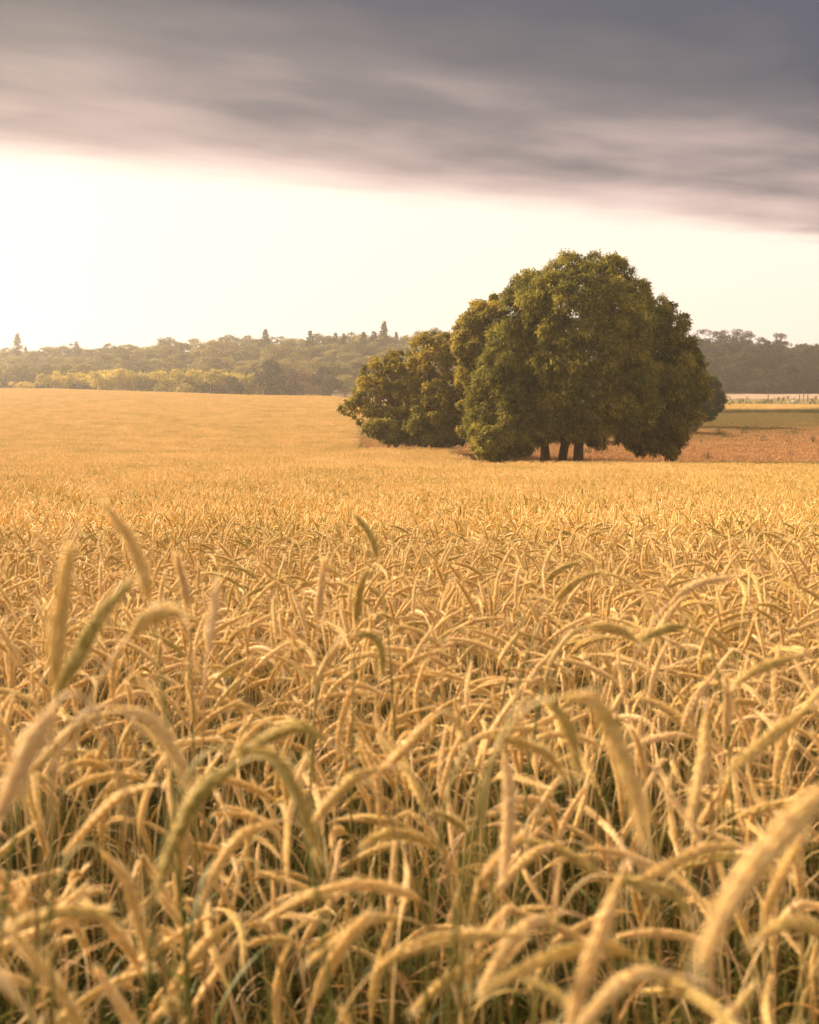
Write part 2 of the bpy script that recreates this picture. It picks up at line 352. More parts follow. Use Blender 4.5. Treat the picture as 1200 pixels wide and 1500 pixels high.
def plant_parts(rng, h, a0, a1, el, lean, hi=True, tint=0.5):
    st, ea = smooth_curve(rng, h, a0, a1, el, lean)
    S, E, L = Acc(), Acc(), [Acc() for _ in range(3)]
    hh = np.linspace(0, 1, len(st))
    hh = np.r_[0, np.cumsum(np.linalg.norm(np.diff(st, axis=0), axis=1))]; hh /= hh[-1]
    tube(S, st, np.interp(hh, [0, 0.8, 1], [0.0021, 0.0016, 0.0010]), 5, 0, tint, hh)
    ear_geo(E, ea, rng, 0.0050 + 0.0009 * rng.random(), tint, hi, 0, 1)
    for k in range(3):
        i = [2, 4, 6][k]; leaf_geo(L[k], st[i], rng.random() * 6.28, 0.14 + 0.12 * rng.random(), 0.0045 + 0.003 * rng.random(), rng, 0, tint=rng.random())
    return S, E, L
def merge(name, accs, mats):
    A = Acc()
    for k, a in enumerate(accs):
        for v, f, m, t_, h_ in zip(a.v, a.f, a.m, a.t, a.h):
            pass
        v = np.concatenate(a.v); f = np.concatenate(a.f); m = np.concatenate(a.m); tt = np.concatenate(a.t); hh = np.concatenate(a.h)
        A.v.append(v); A.f.append(f + A.n); A.m.append(np.where(m == 0, k, 3).astype(np.int32) if k == 0 else np.full(len(f), k, np.int32)); A.t.append(tt); A.h.append(hh); A.n += len(v)
    return A.mesh(name, mats)

rng = np.random.default_rng(7)
VAR = []    # (stem, ear, leaf meshes, merged mesh, ear tip height/offset, droop class)
for k in range(16):
    h = 1.24 - 0.34 * rng.random() ** 1.4
    if k % 8 in (1, 3, 7): a0 = R(5 + 25 * rng.random()); a1 = a0 + R(8 + 20 * rng.random())
    elif k % 8 == 2: a0 = R(95 + 40 * rng.random()); a1 = a0 + R(15 + 25 * rng.random())
    else: a0 = R(38 + 38 * rng.random()); a1 = a0 + R(18 + 35 * rng.random())
    el = 0.125 + 0.04 * rng.random(); tint = float(np.clip(0.64 + rng.normal(0, 0.22), 0.05, 1))
    S, E, L = plant_parts(rng, h, a0, a1, el, R(3 + 6 * rng.random()), True, tint)
    ms, me_, ml = S.mesh('stem', [STEMM]), E.mesh('ear', [EARM, AWNM]), [q.mesh('leaf', [LEAFM]) for q in L]
    LL = Acc(); [LL.add(np.concatenate(q.v), np.concatenate(q.f), 0, np.concatenate(q.t), 0.5) for q in L]
    mg = merge('rye_plant_mesh', [E, S, LL], [EARM, STEMM, LEAFM, AWNM])
    ev = np.concatenate(E.v); VAR.append((ms, me_, ml, mg, ev.mean(0), 3 if k % 8 in (1, 3, 7) else (2 if k % 8 == 2 else k % 2)))

def collection(name, meshes):
    c = D.collections.new(name)
    for i, m in enumerate(meshes):
        o = D.objects.new('%s_%02d' % (name, i), m); c.objects.link(o)
    return c
def scatter(name, coll, P, rot, scl, idx, label, cat, mats):
    me = D.meshes.new(name); me.vertices.add(len(P)); me.vertices.foreach_set('co', np.asarray(P, np.float32).ravel())
    a = me.attributes.new('rot', 'FLOAT_VECTOR', 'POINT'); a.data.foreach_set('vector', np.asarray(rot, np.float32).ravel())
    a = me.attributes.new('scl', 'FLOAT', 'POINT'); a.data.foreach_set('value', np.asarray(scl, np.float32))
    a = me.attributes.new('idx', 'INT', 'POINT'); a.data.foreach_set('value', np.asarray(idx, np.int32))
    for m in mats: me.materials.append(m)
    o = link(name, me); tag(o, label, cat, kind='stuff')
    g = D.node_groups.new(name + '_scatter', 'GeometryNodeTree')
    g.interface.new_socket('Geometry', in_out='INPUT', socket_type='NodeSocketGeometry')
    g.interface.new_socket('Geometry', in_out='OUTPUT', socket_type='NodeSocketGeometry')
    gi, go = g.nodes.new('NodeGroupInput'), g.nodes.new('NodeGroupOutput')
    ci = g.nodes.new('GeometryNodeCollectionInfo'); ci.inputs['Collection'].default_value = coll
    ci.inputs['Separate Children'].default_value = True; ci.inputs['Reset Children'].default_value = True
    ip = g.nodes.new('GeometryNodeInstanceOnPoints'); ip.inputs['Pick Instance'].default_value = True
    def na(n, ty): x = g.nodes.new('GeometryNodeInputNamedAttribute'); x.data_type = ty; x.inputs['Name'].default_value = n; return x.outputs[0]
    e = g.nodes.new('FunctionNodeEulerToRotation'); g.links.new(na('rot', 'FLOAT_VECTOR'), e.inputs[0])
    g.links.new(gi.outputs[0], ip.inputs['Points']); g.links.new(ci.outputs[0], ip.inputs['Instance'])
    g.links.new(na('idx', 'INT'), ip.inputs['Instance Index']); g.links.new(e.outputs[0], ip.inputs['Rotation'])
    g.links.new(na('scl', 'FLOAT'), ip.inputs['Scale']); g.links.new(ip.outputs[0], go.inputs[0])
    md = o.modifiers.new('scatter', 'NODES'); md.node_group = g; return o

# --- plants that stand out in the photograph: ear traced as base -> tip, with its depth
HERO = [
 (0.62, [(1222,1140),(1140,1230),(1075,1312),(1028,1408)], 'thick blurred golden ear slanting across the right edge, nearest of all', 0.65),
 (0.86, [(822,1022),(868,1028),(905,1092),(930,1165),(942,1235)], 'long pale ear arching over and hanging right of centre in the foreground', 0.6),
 (0.98, [(357,1116),(300,1155),(258,1230),(228,1312)], 'grey-green thick ear hanging down to the left, left of centre', 0.25),
 (1.05, [(345,1095),(400,1112),(440,1175),(468,1255)], 'long ear hanging down to the right beside the grey-green thick ear', 0.4),
 (1.30, [(478,1085),(440,1066),(395,1080),(345,1108)], 'greenish humped ear just above the two crossed ears left of centre', 0.3),
 (1.10, [(168,1036),(215,1052),(250,1095),(280,1155)], 'pinkish tan ear drooping right, second tier at the left', 0.85),
 (1.40, [(155,1045),(118,1062),(78,1098),(45,1132)], 'golden ear curving down to the left under the blurred pair', 0.5),
 (0.78, [(80,1035),(52,1080),(22,1140),(-6,1195)], 'pale blurred ear hanging at the left edge', 0.9),
 (1.45, [(225,1150),(180,1165),(140,1200),(95,1250)], 'straight golden ear pointing down left, above the bottom left corner', 0.6),
 (1.12, [(150,1248),(185,1290),(202,1350),(220,1415)], 'golden ear hanging steeply with its neck bent sharply, lower left', 0.6),
 (1.15, [(170,1347),(110,1336),(55,1344),(-4,1372)], 'nearly horizontal tan ear reaching the left edge near the bottom', 0.6),
 (1.40, [(337,1350),(300,1385),(270,1422),(246,1465)], 'straight golden ear slanting down left near the bottom', 0.65),
 (1.45, [(397,1205),(355,1225),(320,1270),(295,1322)], 'golden ear hanging left below the two crossed ears', 0.6),
 (1.50, [(500,1298),(460,1310),(420,1330),(385,1352)], 'short straight ear pointing down left, below the centre', 0.6),
 (1.40, [(585,1345),(545,1348),(500,1375),(452,1410)], 'smooth arched golden ear low in the middle', 0.6),
 (1.45, [(635,1050),(605,1085),(575,1115),(545,1140)], 'bright straight ear pointing down left in the middle', 0.8),
 (1.40, [(560,1125),(520,1140),(480,1178),(455,1215)], 'golden ear just below the bright straight one in the middle', 0.6),
 (1.25, [(738,1103),(746,1160),(744,1225),(738,1285)], 'pinkish ear hanging straight down right of the centre line', 0.9),
 (1.60, [(822,1235),(785,1250),(755,1275),(720,1312)], 'pale straight ear above the stems right of centre', 0.75),
 (1.30, [(1080,1238),(1030,1245),(985,1265),(925,1297)], 'long straight pale ear lying left of the thick blurred ear', 0.7),
 (1.25, [(900,1284),(940,1296),(985,1310),(1012,1345)], 'dark olive ear bending right under the long pale one', 0.08),
 (0.95, [(908,1285),(890,1340),(868,1400),(846,1460),(832,1520)], 'pinkish ear running steeply down to the bottom edge right of centre', 0.85),
 (1.00, [(932,1402),(880,1388),(800,1405),(706,1452)], 'long greenish arched ear near the bottom right of centre', 0.25),
 (1.25, [(815,1340),(770,1358),(735,1400),(706,1448)], 'tan ear curving down left beside the arched greenish one', 0.7),
 (0.92, [(1000,1430),(935,1430),(885,1465),(840,1520)], 'blurred pale ear humped over the bottom edge on the right', 0.7),
 (1.00, [(950,1428),(1000,1450),(1040,1475),(1080,1512)], 'greenish ear slanting right into the bottom edge', 0.2),
 (1.10, [(1225,1385),(1190,1360),(1150,1355),(1112,1375)], 'olive ear humped at the right edge near the bottom', 0.3),
 (1.40, [(718,1410),(680,1422),(642,1445),(608,1478)], 'grey tan ear pointing down left at the bottom middle', 0.6),
 (0.68, [(25,1462),(0,1438),(-50,1440),(-110,1480)], 'blurred ear at the bottom left corner on a pale bent neck', 0.8),
 (1.35, [(219,885),(208,835),(187,785),(152,738)], 'tall golden ear rising above the field at the left and leaning left', 0.6),
 (1.15, [(82,1020),(118,955),(150,900),(192,852)], 'greenish blurred ear slanting up right at the left', 0.2),
 (0.95, [(80,1010),(84,940),(92,870),(104,800)], 'blurred upright ear beside the greenish slanting ear at the left', 0.6),
 (1.20, [(190,932),(215,908),(245,898),(262,902)], 'short thick horizontal golden ear at the left', 0.55),
 (1.90, [(275,895),(271,862),(264,835),(259,812)], 'bright upright ear standing against the field, left', 0.95),
 (1.80, [(304,955),(308,920),(314,885),(318,850)], 'pale pink upright ear standing against the field, left of centre', 1.0),
 (2.50, [(553,820),(547,795),(537,775),(520,755)], 'slim ear sticking up alone above the field near the centre', 0.3),
 (1.95, [(520,930),(545,932),(558,952),(560,988)], 'small hooked ear bent over near the centre', 0.35),
 (2.10, [(466,912),(468,880),(472,850),(476,820)], 'cream upright ear left of centre', 0.95),
 (2.05, [(522,912),(524,885),(530,855),(540,835)], 'olive upright ear near the centre', 0.1),
 (2.10, [(985,880),(1010,862),(1040,851),(1072,846)], 'dull pink arched ear above the others on the right', 0.95),
 (2.30, [(812,882),(832,862),(855,846),(884,838)], 'grey-green arched ear on the right, left one of a pair', 0.3),
 (2.60, [(798,852),(812,840),(830,830),(848,824)], 'small grey-green arched ear just above its twin', 0.3),
 (1.70, [(1165,962),(1130,974),(1105,984),(1078,1002)], 'golden olive ear slanting down left at the right edge', 0.35),
 (1.30, [(1186,1036),(1145,1068),(1105,1100),(1065,1132)], 'long straight olive golden ear slanting down left on the right side', 0.4),
 (1.90, [(1062,1082),(1066,1050),(1066,1020),(1064,990)], 'pale pink upright ear on the right', 0.95),
 (1.35, [(1034,1045),(1032,1100),(1022,1150),(1010,1205)], 'tan ear hanging straight down on the right', 0.75),
 (1.95, [(862,918),(885,918),(910,924),(934,940)], 'olive ear bending right in the middle distance of the right side', 0.3),
 (2.00, [(1006,918),(980,921),(955,930),(934,942)], 'olive ear bending left to meet the one bending right', 0.3),
 (1.30, [(800,1030),(822,1048),(838,1085),(848,1132)], 'dark olive ear hooked over behind the long pale arching ear', 0.1),
 (1.35, [(720,1078),(760,1088),(800,1105),(828,1140)], 'olive ear curving down right behind the straight hanging pinkish one', 0.3),
]
hero_base = []
for i, (Y, pl, lab, tint) in enumerate(HERO):
    tint = max(tint, 0.28)
    g = np.random.default_rng(100 + i)
    tilt = g.normal(0, 0.012)
    P = np.array([pix(px, py, Y + tilt * k) for k, (px, py) in enumerate(pl)]); P = catmull(P, 6)
    T0 = nrm(P[1] - P[0]); hd = np.array([T0[0], T0[1] * 0.5 + g.normal(0, 0.2), 0]); hd = hd / max(np.linalg.norm(hd), 0.2)
    bx, by = (P[0] - hd * (0.09 + 0.05 * g.random()))[:2] + g.normal(0, 0.01, 2)
    if T0[2] > 0.3: bx, by = P[0][0] - T0[0] * 0.25, P[0][1] + 0.02
    gz = float(ground(bx, by)); G = np.array([bx, by, gz]); H = P[0][2] - gz
    c1 = G + np.array([0, 0, H * 0.75]); c2 = P[0] - T0 * 0.11; tt = np.linspace(0, 1, 26)[:, None]
    st = G * (1 - tt) ** 3 + 3 * c1 * tt * (1 - tt) ** 2 + 3 * c2 * tt ** 2 * (1 - tt) + P[0] * tt ** 3
    root = link('rye_plant', None, loc=tuple(G)); root.empty_display_size = 0.1
    tag(root, lab, 'rye', 'rye plants close to the camera')
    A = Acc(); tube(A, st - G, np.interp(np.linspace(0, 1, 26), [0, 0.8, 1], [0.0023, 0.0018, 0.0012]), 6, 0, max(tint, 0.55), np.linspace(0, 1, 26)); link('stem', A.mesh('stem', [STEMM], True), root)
    A = Acc(); ear_geo(A, P - G, g, 0.0056, tint, True, 0, 1); link('ear', A.mesh('ear', [EARM, AWNM], True), root)
    for q in (6, 12):
        A = Acc(); leaf_geo(A, (st - G)[q], g.random() * 6.28, 0.16 + 0.08 * g.random(), 0.0055, g, 0, tint=g.random()); link('leaf', A.mesh('leaf', [LEAFM]), root)
    hero_base.append((bx, by))

# --- the standing crop
g = np.random.default_rng(11)
DENS, YN = 260, 9.0
nb = int(DENS * 11 * (YN + 0.6)); X_ = (g.random(nb) - 0.5) * 11; Yv = -0.2 + g.random(nb) * (YN + 0.2)
keep = (g.random(nb) < np.interp(Yv, [0, 1.8, 4.5], [0.50, 0.58, 1.0])) & (np.abs(X_) < 0.42 * Yv + 0.9) & ~((np.abs(X_) < 0.25) & (Yv < 0.45))
X_, Yv = X_[keep], Yv[keep]; n = len(X_)
idx = g.integers(0, 16, n); scl = 0.90 + 0.17 * g.random(n); az = g.random(n) * 2 * math.pi
rot = np.stack([g.normal(0, 0.07, n), g.normal(0, 0.07, n), az], 1)
Zg = ground(X_, Yv)
ctr = np.array([v[4] for v in VAR])[idx] * scl[:, None]
ex = X_ + ctr[:, 0] * np.cos(az); ey = Yv + ctr[:, 0] * np.sin(az); ez = Zg + ctr[:, 2] - EYE
cz = ey * math.cos(PITCH) - ez * math.sin(PITCH); cv = ez * math.cos(PITCH) + ey * math.sin(PITCH)
ppx = 600 + FPX * ex / cz; ppy = 750 - FPX * cv / cz
clear_ = (np.hypot(ex, ey) > 0.95) | (ppy < -100)          # nothing leans into the lens
vis = (cz > 0.3) & (ppx > -20) & (ppx < 1220) & (ppy < 1480) & (ppy > 500)
order = np.argsort(np.where(vis & clear_, cz, 1e9))[:250]
things = set(order.tolist())
names = ['foreground rye with an arching ear', 'foreground rye with a gently curved ear',
         'foreground rye with its ear on a hooked neck', 'foreground rye with a nearly upright ear']
for i in order:
    ms, me_, ml, _, _, cls = VAR[idx[i]]
    root = link('rye_plant', None, loc=(X_[i], Yv[i], Zg[i])); root.rotation_euler = rot[i]; root.scale = (scl[i],) * 3; root.empty_display_size = 0.1
    side = 'left' if ppx[i] < 400 else ('right' if ppx[i] > 800 else 'centre')
    low = 'near the bottom edge' if ppy[i] > 1300 else ('in the lower rows' if ppy[i] > 1120 else 'in the upper rows')
    tag(root, names[cls] + ', %s, %s' % (low, side), 'rye', 'rye plants close to the camera')
    link('stem', ms, root); link('ear', me_, root); [link('leaf', q, root) for q in ml]
m_ = np.array([(k not in things) and bool(clear_[k]) for k in range(n)])
scatter('rye_crop_near', collection('rye_variant', [v[3] for v in VAR]), np.stack([X_, Yv, Zg], 1)[m_], rot[m_], scl[m_], idx[m_],
        'ripening golden rye standing dense behind the nearest ears', 'rye', RYE)

# earless tillers and blades that fill the crop below the ears
def tillers(seed):
    g = np.random.default_rng(seed); A = Acc()
    for _ in range(26):
        b = np.array([*(g.random(2) - 0.5) * 0.32, 0]); h = 0.55 + 0.42 * g.random(); ln = g.normal(0, 0.05, 2); tt = float(g.random() * 0.75)
        t = np.linspace(0, 1, 6)[:, None]; P = b + np.c_[t * ln + (t * t) * g.normal(0, 0.03, 2), t * h]
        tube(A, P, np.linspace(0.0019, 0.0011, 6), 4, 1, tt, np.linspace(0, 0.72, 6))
        for q in range(2):
            if g.random() < 0.75: leaf_geo(A, P[2 + int(3 * g.random())], g.random() * 6.28, 0.12 + 0.14 * g.random(), 0.006, g, 2, tint=float(g.random() ** 1.3))
    return A.mesh('tiller_mesh', RYE)
tcol = collection('tiller', [tillers(600 + k) for k in range(6)])
gx, gy = np.meshgrid(np.arange(-5.2, 5.2, 0.26), np.arange(0.15, 9.2, 0.26)); P = np.stack([gx.ravel(), gy.ravel()], 1) + (g.random((gx.size, 2)) - 0.5) * 0.2
P = P[np.abs(P[:, 0]) < 0.42 * P[:, 1] + 0.9]; nt_ = len(P)
scatter('rye_undergrowth', tcol, np.c_[P, ground(P[:, 0], P[:, 1])], np.stack([0 * P[:, 0], 0 * P[:, 0], g.random(nt_) * 6.28], 1), 0.85 + 0.25 * g.random(nt_), g.integers(0, 6, nt_),
        'olive green stems and dry blades between the rye stalks', 'rye stems', RYE)

# patches of crop for the middle and far field
def patch(seed, dens=200, size=1.15, hi=False, leaves=0.5):
    g = np.random.default_rng(seed); A = Acc(); n = int(dens * size * size)
    for _ in range(n):
        bx, by = (g.random(2) - 0.5) * size; az = g.random() * 6.283; h = 1.25 - 0.33 * g.random() ** 1.5
        r = g.random()
        if r < 0.34: a0 = R(5 + 25 * g.random()); a1 = a0 + R(8 + 20 * g.random())
        elif r < 0.46: a0 = R(90 + 40 * g.random()); a1 = a0 + R(15 + 25 * g.random())
        else: a0 = R(35 + 42 * g.random()); a1 = a0 + R(18 + 35 * g.random())
        st, ea = smooth_curve(g, h, a0, a1, 0.12 + 0.04 * g.random(), R(2 + 6 * g.random()))
        ca, sa = math.cos(az), math.sin(az); M = np.array([[ca, sa, 0], [-sa, ca, 0], [0, 0, 1]])
        st = st @ M + (bx, by, 0); ea = ea @ M + (bx, by, 0); tint = float(np.clip(0.55 + g.normal(0, 0.22), 0.02, 1))
        tube(A, st[[0, 5, 7, 10, 13, 15]], 0.0014, 3, 1, tint, np.array([0, .65, .85, .92, .97, 1]))
        ear_geo(A, ea, g, 0.0056, tint, False)
        if g.random() < leaves: leaf_geo(A, st[5 + int(g.random() * 2)], g.random() * 6.28, 0.18, 0.007, g, 2, tint=g.random())
    return A.mesh('rye_patch_mesh', RYE)
pc = collection('rye_patch', [patch(50 + k) for k in range(6)])
def grid_pts(y0, y1, smin, smax, step, g, cond):
    out = []
    for y in np.arange(y0, y1, step):
        xs = np.arange(smin * y - 2, smax * y + 2, step); out.append(np.stack([xs, np.full(len(xs), y)], 1))
    P = np.concatenate(out); P = P + (g.random(P.shape) - 0.5) * step * 0.35
    return P[cond(P[:, 0], P[:, 1])]
P = grid_pts(YN + 0.35, 330, -0.44, 0.44, 1.0, g, in_rye)
n = len(P); z = ground(P[:, 0], P[:, 1]); print('patches', n)
scatter('rye_field', pc, np.c_[P, z], np.stack([np.zeros(n), np.zeros(n), g.integers(0, 4, n) * math.pi / 2 + g.normal(0, 0.1, n)], 1),
        0.96 + 0.1 * g.random(n), g.integers(0, 6, n), 'wide golden rye field running back to the woods on the left', 'rye field', RYE)
# strip of ripe crop across the meadow on the right
P = grid_pts(203, 236, 0.0, 0.44, 1.0, g, lambda x, y: (x > 8) & (y > 205 + 3 * np.sin(x * 0.09)) & (y < 234 + 3 * np.sin(x * 0.13 + 1))); n = len(P)
scatter('grain_strip', pc, np.c_[P, ground(P[:, 0], P[:, 1])], np.stack([np.zeros(n), np.zeros(n), g.random(n) * 6.28], 1),
        0.78 + 0.10 * g.random(n), g.integers(0, 6, n), 'narrow strip of golden grain beyond the reddish meadow', 'grain', RYE)

# ------------------------------------------------------------------ meadow grass
def grass_patch(seed, n=900, size=2.2, hmax=0.55):
    g = np.random.default_rng(seed); b = (g.random((n, 2)) - 0.5) * size; h = hmax * (0.4 + 0.6 * g.random(n)); a = g.random(n) * 6.28
    base = np.c_[b, np.zeros(n)]; ln = g.normal(0, 0.10, (n, 2)); top = base + np.c_[ln, h]; mid = (base + top) / 2 + np.c_[g.normal(0, 0.02, (n, 2)), 0.03 * np.ones(n)]
    s = np.stack([np.cos(a), np.sin(a), 0 * a], 1) * 0.009
    v = np.stack([base - s * .6, base + s * .6, mid + s * .6, mid - s * .6, top + s * 1.6, top - s * 1.6], 1)
    f = np.array([[0, 1, 2, 3], [3, 2, 4, 5]])[None] + (np.arange(n) * 6)[:, None, None]
    A = Acc(); A.add(v, f, 0, np.repeat(g.random(n), 6)); return A.mesh('grass_patch_mesh', [GRASSM])
gc = collection('grass_patch', [grass_patch(90 + k) for k in range(4)])
P = grid_pts(76, 203, -0.06, 0.44, 1.9, g, lambda x, y: ~in_rye(x, y)); n = len(P)
fall = np.interp(P[:, 1], [76, 120, 222], [1.0, 0.8, 0.45])
scatter('meadow_grass', gc, np.c_[P, ground(P[:, 0], P[:, 1])], np.stack([np.zeros(n), np.zeros(n), g.random(n) * 6.28], 1),
        fall * (0.85 + 0.4 * g.random(n)), g.integers(0, 4, n), 'reddish seeding meadow grass behind the ash trees', 'grass', [GRASSM])

# ------------------------------------------------------------------ trees
def leaves(acc, C, Rr, cen, n_sp, per, L, W, g, mat=0, flat=0.8, upb=0.35, droop=0.35, outb=0.9, spread=0.75, fill=0.12):
    C = np.asarray(C, float); Rr = np.asarray(Rr, float); wgt = Rr ** 2; li = g.choice(len(C), n_sp, p=wgt / wgt.sum())
    outv = nrm(C[li] - cen + 1e-6); u = nrm(g.normal(0, 1, (n_sp, 3)) + outb * outv + np.array([0, 0, upb]))
    rad = Rr[li] * np.where(g.random(n_sp) < fill, g.random(n_sp), 0.74 + 0.38 * g.random(n_sp) ** 1.5 + np.where(g.random(n_sp) < 0.12, 0.35 * g.random(n_sp), 0))
    pos = C[li] + u * rad[:, None] * np.array([1, 1, flat])
    lt = g.normal(0, 0.17, len(C))[li]; st = 0.5 + lt + g.normal(0, 0.2, n_sp)
    m = n_sp * per; p = np.repeat(pos, per, 0) + g.normal(0, L * 0.35, (m, 3)); uu = np.repeat(u, per, 0)
    d = nrm(uu * 0.7 + g.normal(0, spread, (m, 3)) + np.array([0, 0, -droop]))
    nn = nrm(uu * 0.5 + np.array([0, 0, 0.8]) + g.normal(0, 0.45, (m, 3))); s = nrm(np.cross(d, nn)) * W / 2
    ls = L * (0.7 + 0.6 * g.random(m))[:, None]; tip = p + d * ls + np.array([0, 0, -0.18]) * ls; mid = p + d * ls * 0.5
    v = np.stack([p, mid + s, tip, mid - s], 1); acc.add(v, np.arange(m * 4).reshape(-1, 4), mat, np.repeat(np.repeat(st, per) + g.normal(0, 0.06, m), 4))
def limb(acc, a, b, r0, r1, g, sides=6, bend=0.12, n=7):
    a, b = np.asarray(a, float), np.asarray(b, float); t = np.linspace(0, 1, n)[:, None]; L = np.linalg.norm(b - a)
    P = a + (b - a) * t; P = P + np.sin(t * math.pi) * np.array([0, 0, -0.5]) * bend * L * 0.3 + np.sin(t * math.pi) * g.normal(0, bend * L * 0.25, 3)
    P[1:-1] += g.normal(0, 0.02 * L, (n - 2, 3)); tube(acc, P, np.linspace(r0, r1, n), sides, 0, 0.5); return P
def inside(px, py, poly):
    c = np.zeros(len(px), bool); n = len(poly); d = np.full(len(px), 1e9)
    for i in range(n):
        (x0, y0), (x1, y1) = poly[i], poly[(i + 1) % n]
        if y0 != y1:
            k = ((y0 > py) != (y1 > py)) & (px < (x1 - x0) * (py - y0) / (y1 - y0) + x0); c ^= k
        L2 = (x1 - x0) ** 2 + (y1 - y0) ** 2; t = np.clip(((px - x0) * (x1 - x0) + (py - y0) * (y1 - y0)) / L2, 0, 1)
        d = np.minimum(d, np.hypot(px - x0 - t * (x1 - x0), py - y0 - t * (y1 - y0)))
    return c, d
def near_tree(name, poly, Y0, depth, trunk_px, label, cat, mat, n_lobe, n_sp, seed, r_lobe=1.0, trunk_r=0.33, L=0.25, W=0.085, per=8, trunk=True, group=None, limbs=14, flat=0.8, fill=0.12):
    """crown fills a measured outline at its real distance; depth = half thickness in metres"""
    g = np.random.default_rng(seed); S = np.array([(p[0], p[2]) for p in (pix(a, b, Y0) for a, b in poly)])
    lo, hi = S.min(0), S.max(0); C, Rr = [], []
    cx, cz = S.mean(0); k = 0
    Dm = None
    q = lo + g.random((6000, 2)) * (hi - lo); ins, d = inside(q[:, 0], q[:, 1], S); Dm = d[ins].max()
    q, d = q[ins], d[ins]
    ok = d > r_lobe * 0.25; q, d = q[ok], d[ok]
    for (x, z_), dd in zip(q, d):
        rl = min(r_lobe * (0.65 + 0.7 * g.random()), dd * 0.95 + 0.05)
        t = min(dd / Dm, 1); ext = depth * math.sqrt(max(1 - (1 - t) ** 2, 0)); ext = max(ext - rl * 0.6, 0)
        sgn = -1 if g.random() < 0.62 else 1
        y = Y0 + sgn * ext * (1 - 0.35 * g.random() ** 2); p = np.array([x, y, z_])
        if C and (np.linalg.norm(np.array(C) - p, axis=1) < 0.62 * rl + 0.25 * r_lobe).any(): continue
        C.append(p); Rr.append(rl)
        if len(C) >= n_lobe: break
    C = np.array(C); Rr = np.array(Rr); cen = np.array([cx, Y0, cz])
    bx = pix(trunk_px, 600, Y0)[0]; base = np.array([bx, Y0, float(ground(bx, Y0)) - 0.05])
    root = link(name, None, loc=tuple(base)); tag(root, label, cat, group)
    A = Acc(); leaves(A, C - base, Rr, cen - base, n_sp, per, L, W, g, flat=flat, fill=fill); link('crown', A.mesh('crown', [mat]), root)
    B = Acc(); ht = cz - base[2]; top = np.array([(cx - bx) * 0.35, 0, ht * 1.15])
    zz = np.linspace(0, 1, 12); tp = np.array([top * t * np.array([t ** 0.8, 1, 1]) + np.array([0.12 * math.sin(t * 5 + seed), 0.1 * math.sin(t * 4), 0]) * t for t in zz])
    tube(B, tp, trunk_r * np.interp(zz, [0, 0.05, 0.12, 1], [1.35, 1.1, 0.95, 0.32]), 10, 0, 0.5)
    for i in g.choice(len(C), min(limbs, len(C)), replace=False):
        tgt = C[i] - base
        if trunk and tgt[2] < ht * 0.62: continue
        j = min(11, max(1, int(12 * min(tgt[2] / max(ht * 1.15, 0.1) * 0.55, 0.85) + 1)))
        if j < 3 and trunk: j = 3
        Pl = limb(B, tp[j], tgt, trunk_r * 0.28, 0.03, g)
        for _ in range(3):
            e = Pl[-2] + nrm(g.normal(0, 1, 3) + nrm(tgt - tp[j])) * Rr[i] * 0.9; limb(B, Pl[3 + int(g.random() * 3)], e, 0.04, 0.012, g, 4, n=5)
    link('trunk', B.mesh('trunk', [BARK], True), root)
    return root

ashA = [(772,402),(800,392),(815,376),(838,370),(850,384),(862,374),(888,372),(902,384),(915,390),(930,408),(942,424),(946,450),(958,500),(962,560),(955,610),(930,640),(905,654),(885,658),(868,652),(842,646),(815,648),(797,644),(778,600),(770,560),(765,500),(752,440),(756,412)]
ashB = [(756,404),(778,398),(800,430),(812,500),(815,570),(805,638),(792,648),(768,664),(740,665),(712,672),(692,652),(684,615),(686,575),(696,540),(708,508),(718,474),(728,448),(740,426),(750,416)]
ashC = [(915,425),(945,436),(968,438),(985,452),(1000,462),(1004,482),(1010,500),(1022,535),(1030,560),(1034,585),(1022,612),(1005,632),(992,655),(985,668),(968,674),(945,662),(930,668),(915,650),(900,640),(905,560),(905,480)]
near_tree('ash_tree', ashA, 82.0, 6.0, 848, 'tallest ash with a broad domed crown and the rightmost of the three bare trunks', 'tree', ASH, 330, 17500, 1, 0.70, 0.36, group='ash trees at the field edge', limbs=22)
near_tree('ash_tree', ashB, 83.5, 4.6, 800, 'ash forming the left shoulder of the big crown, on the leftmost bare trunk', 'tree', ASH, 220, 11500, 2, 0.66, 0.34, group='ash trees at the field edge', limbs=16)
near_tree('ash_tree', ashC, 84.5, 4.2, 824, 'ash whose crown makes the lower right shoulder and low hanging sprays, on the middle trunk', 'tree', ASH, 210, 11500, 3, 0.64, 0.34, group='ash trees at the field edge', limbs=18)
near_tree('oak_tree', [(664,500),(670,472),(682,450),(698,438),(716,436),(732,430),(742,446),(745,490),(740,560),(725,640),(690,645),(672,640),(668,560)], 88, 3.0, 712,
          'loose-crowned tree peeping out behind the left shoulder of the ash', 'tree', MAPLE, 90, 6500, 4, 0.60, 0.25, 0.20, 0.13, 6)
near_tree('maple_tree', [(596,512),(612,488),(634,486),(652,484),(676,476),(700,480),(712,520),(712,570),(698,640),(672,654),(655,656),(625,650),(604,600),(600,560),(596,520)], 93, 3.6, 655,
          'yellow green maple between the ash and the spreading maple on the left', 'tree', MAPLE, 120, 7500, 5, 0.65, 0.22, 0.19, 0.14, 6, limbs=16)
near_tree('maple_tree', [(552,520),(575,513),(598,514),(615,525),(622,560),(626,610),(620,640),(600,650),(575,646),(548,640),(532,626),(520,612),(506,606),(496,598),(510,586),(520,576),(515,562),(528,555),(530,540)], 95, 3.4, 580,
          'spreading maple at the left end of the group with a thin branch tip reaching left', 'tree', MAPLE, 120, 7000, 6, 0.55, 0.2, 0.18, 0.14, 6, limbs=16, fill=0.05)
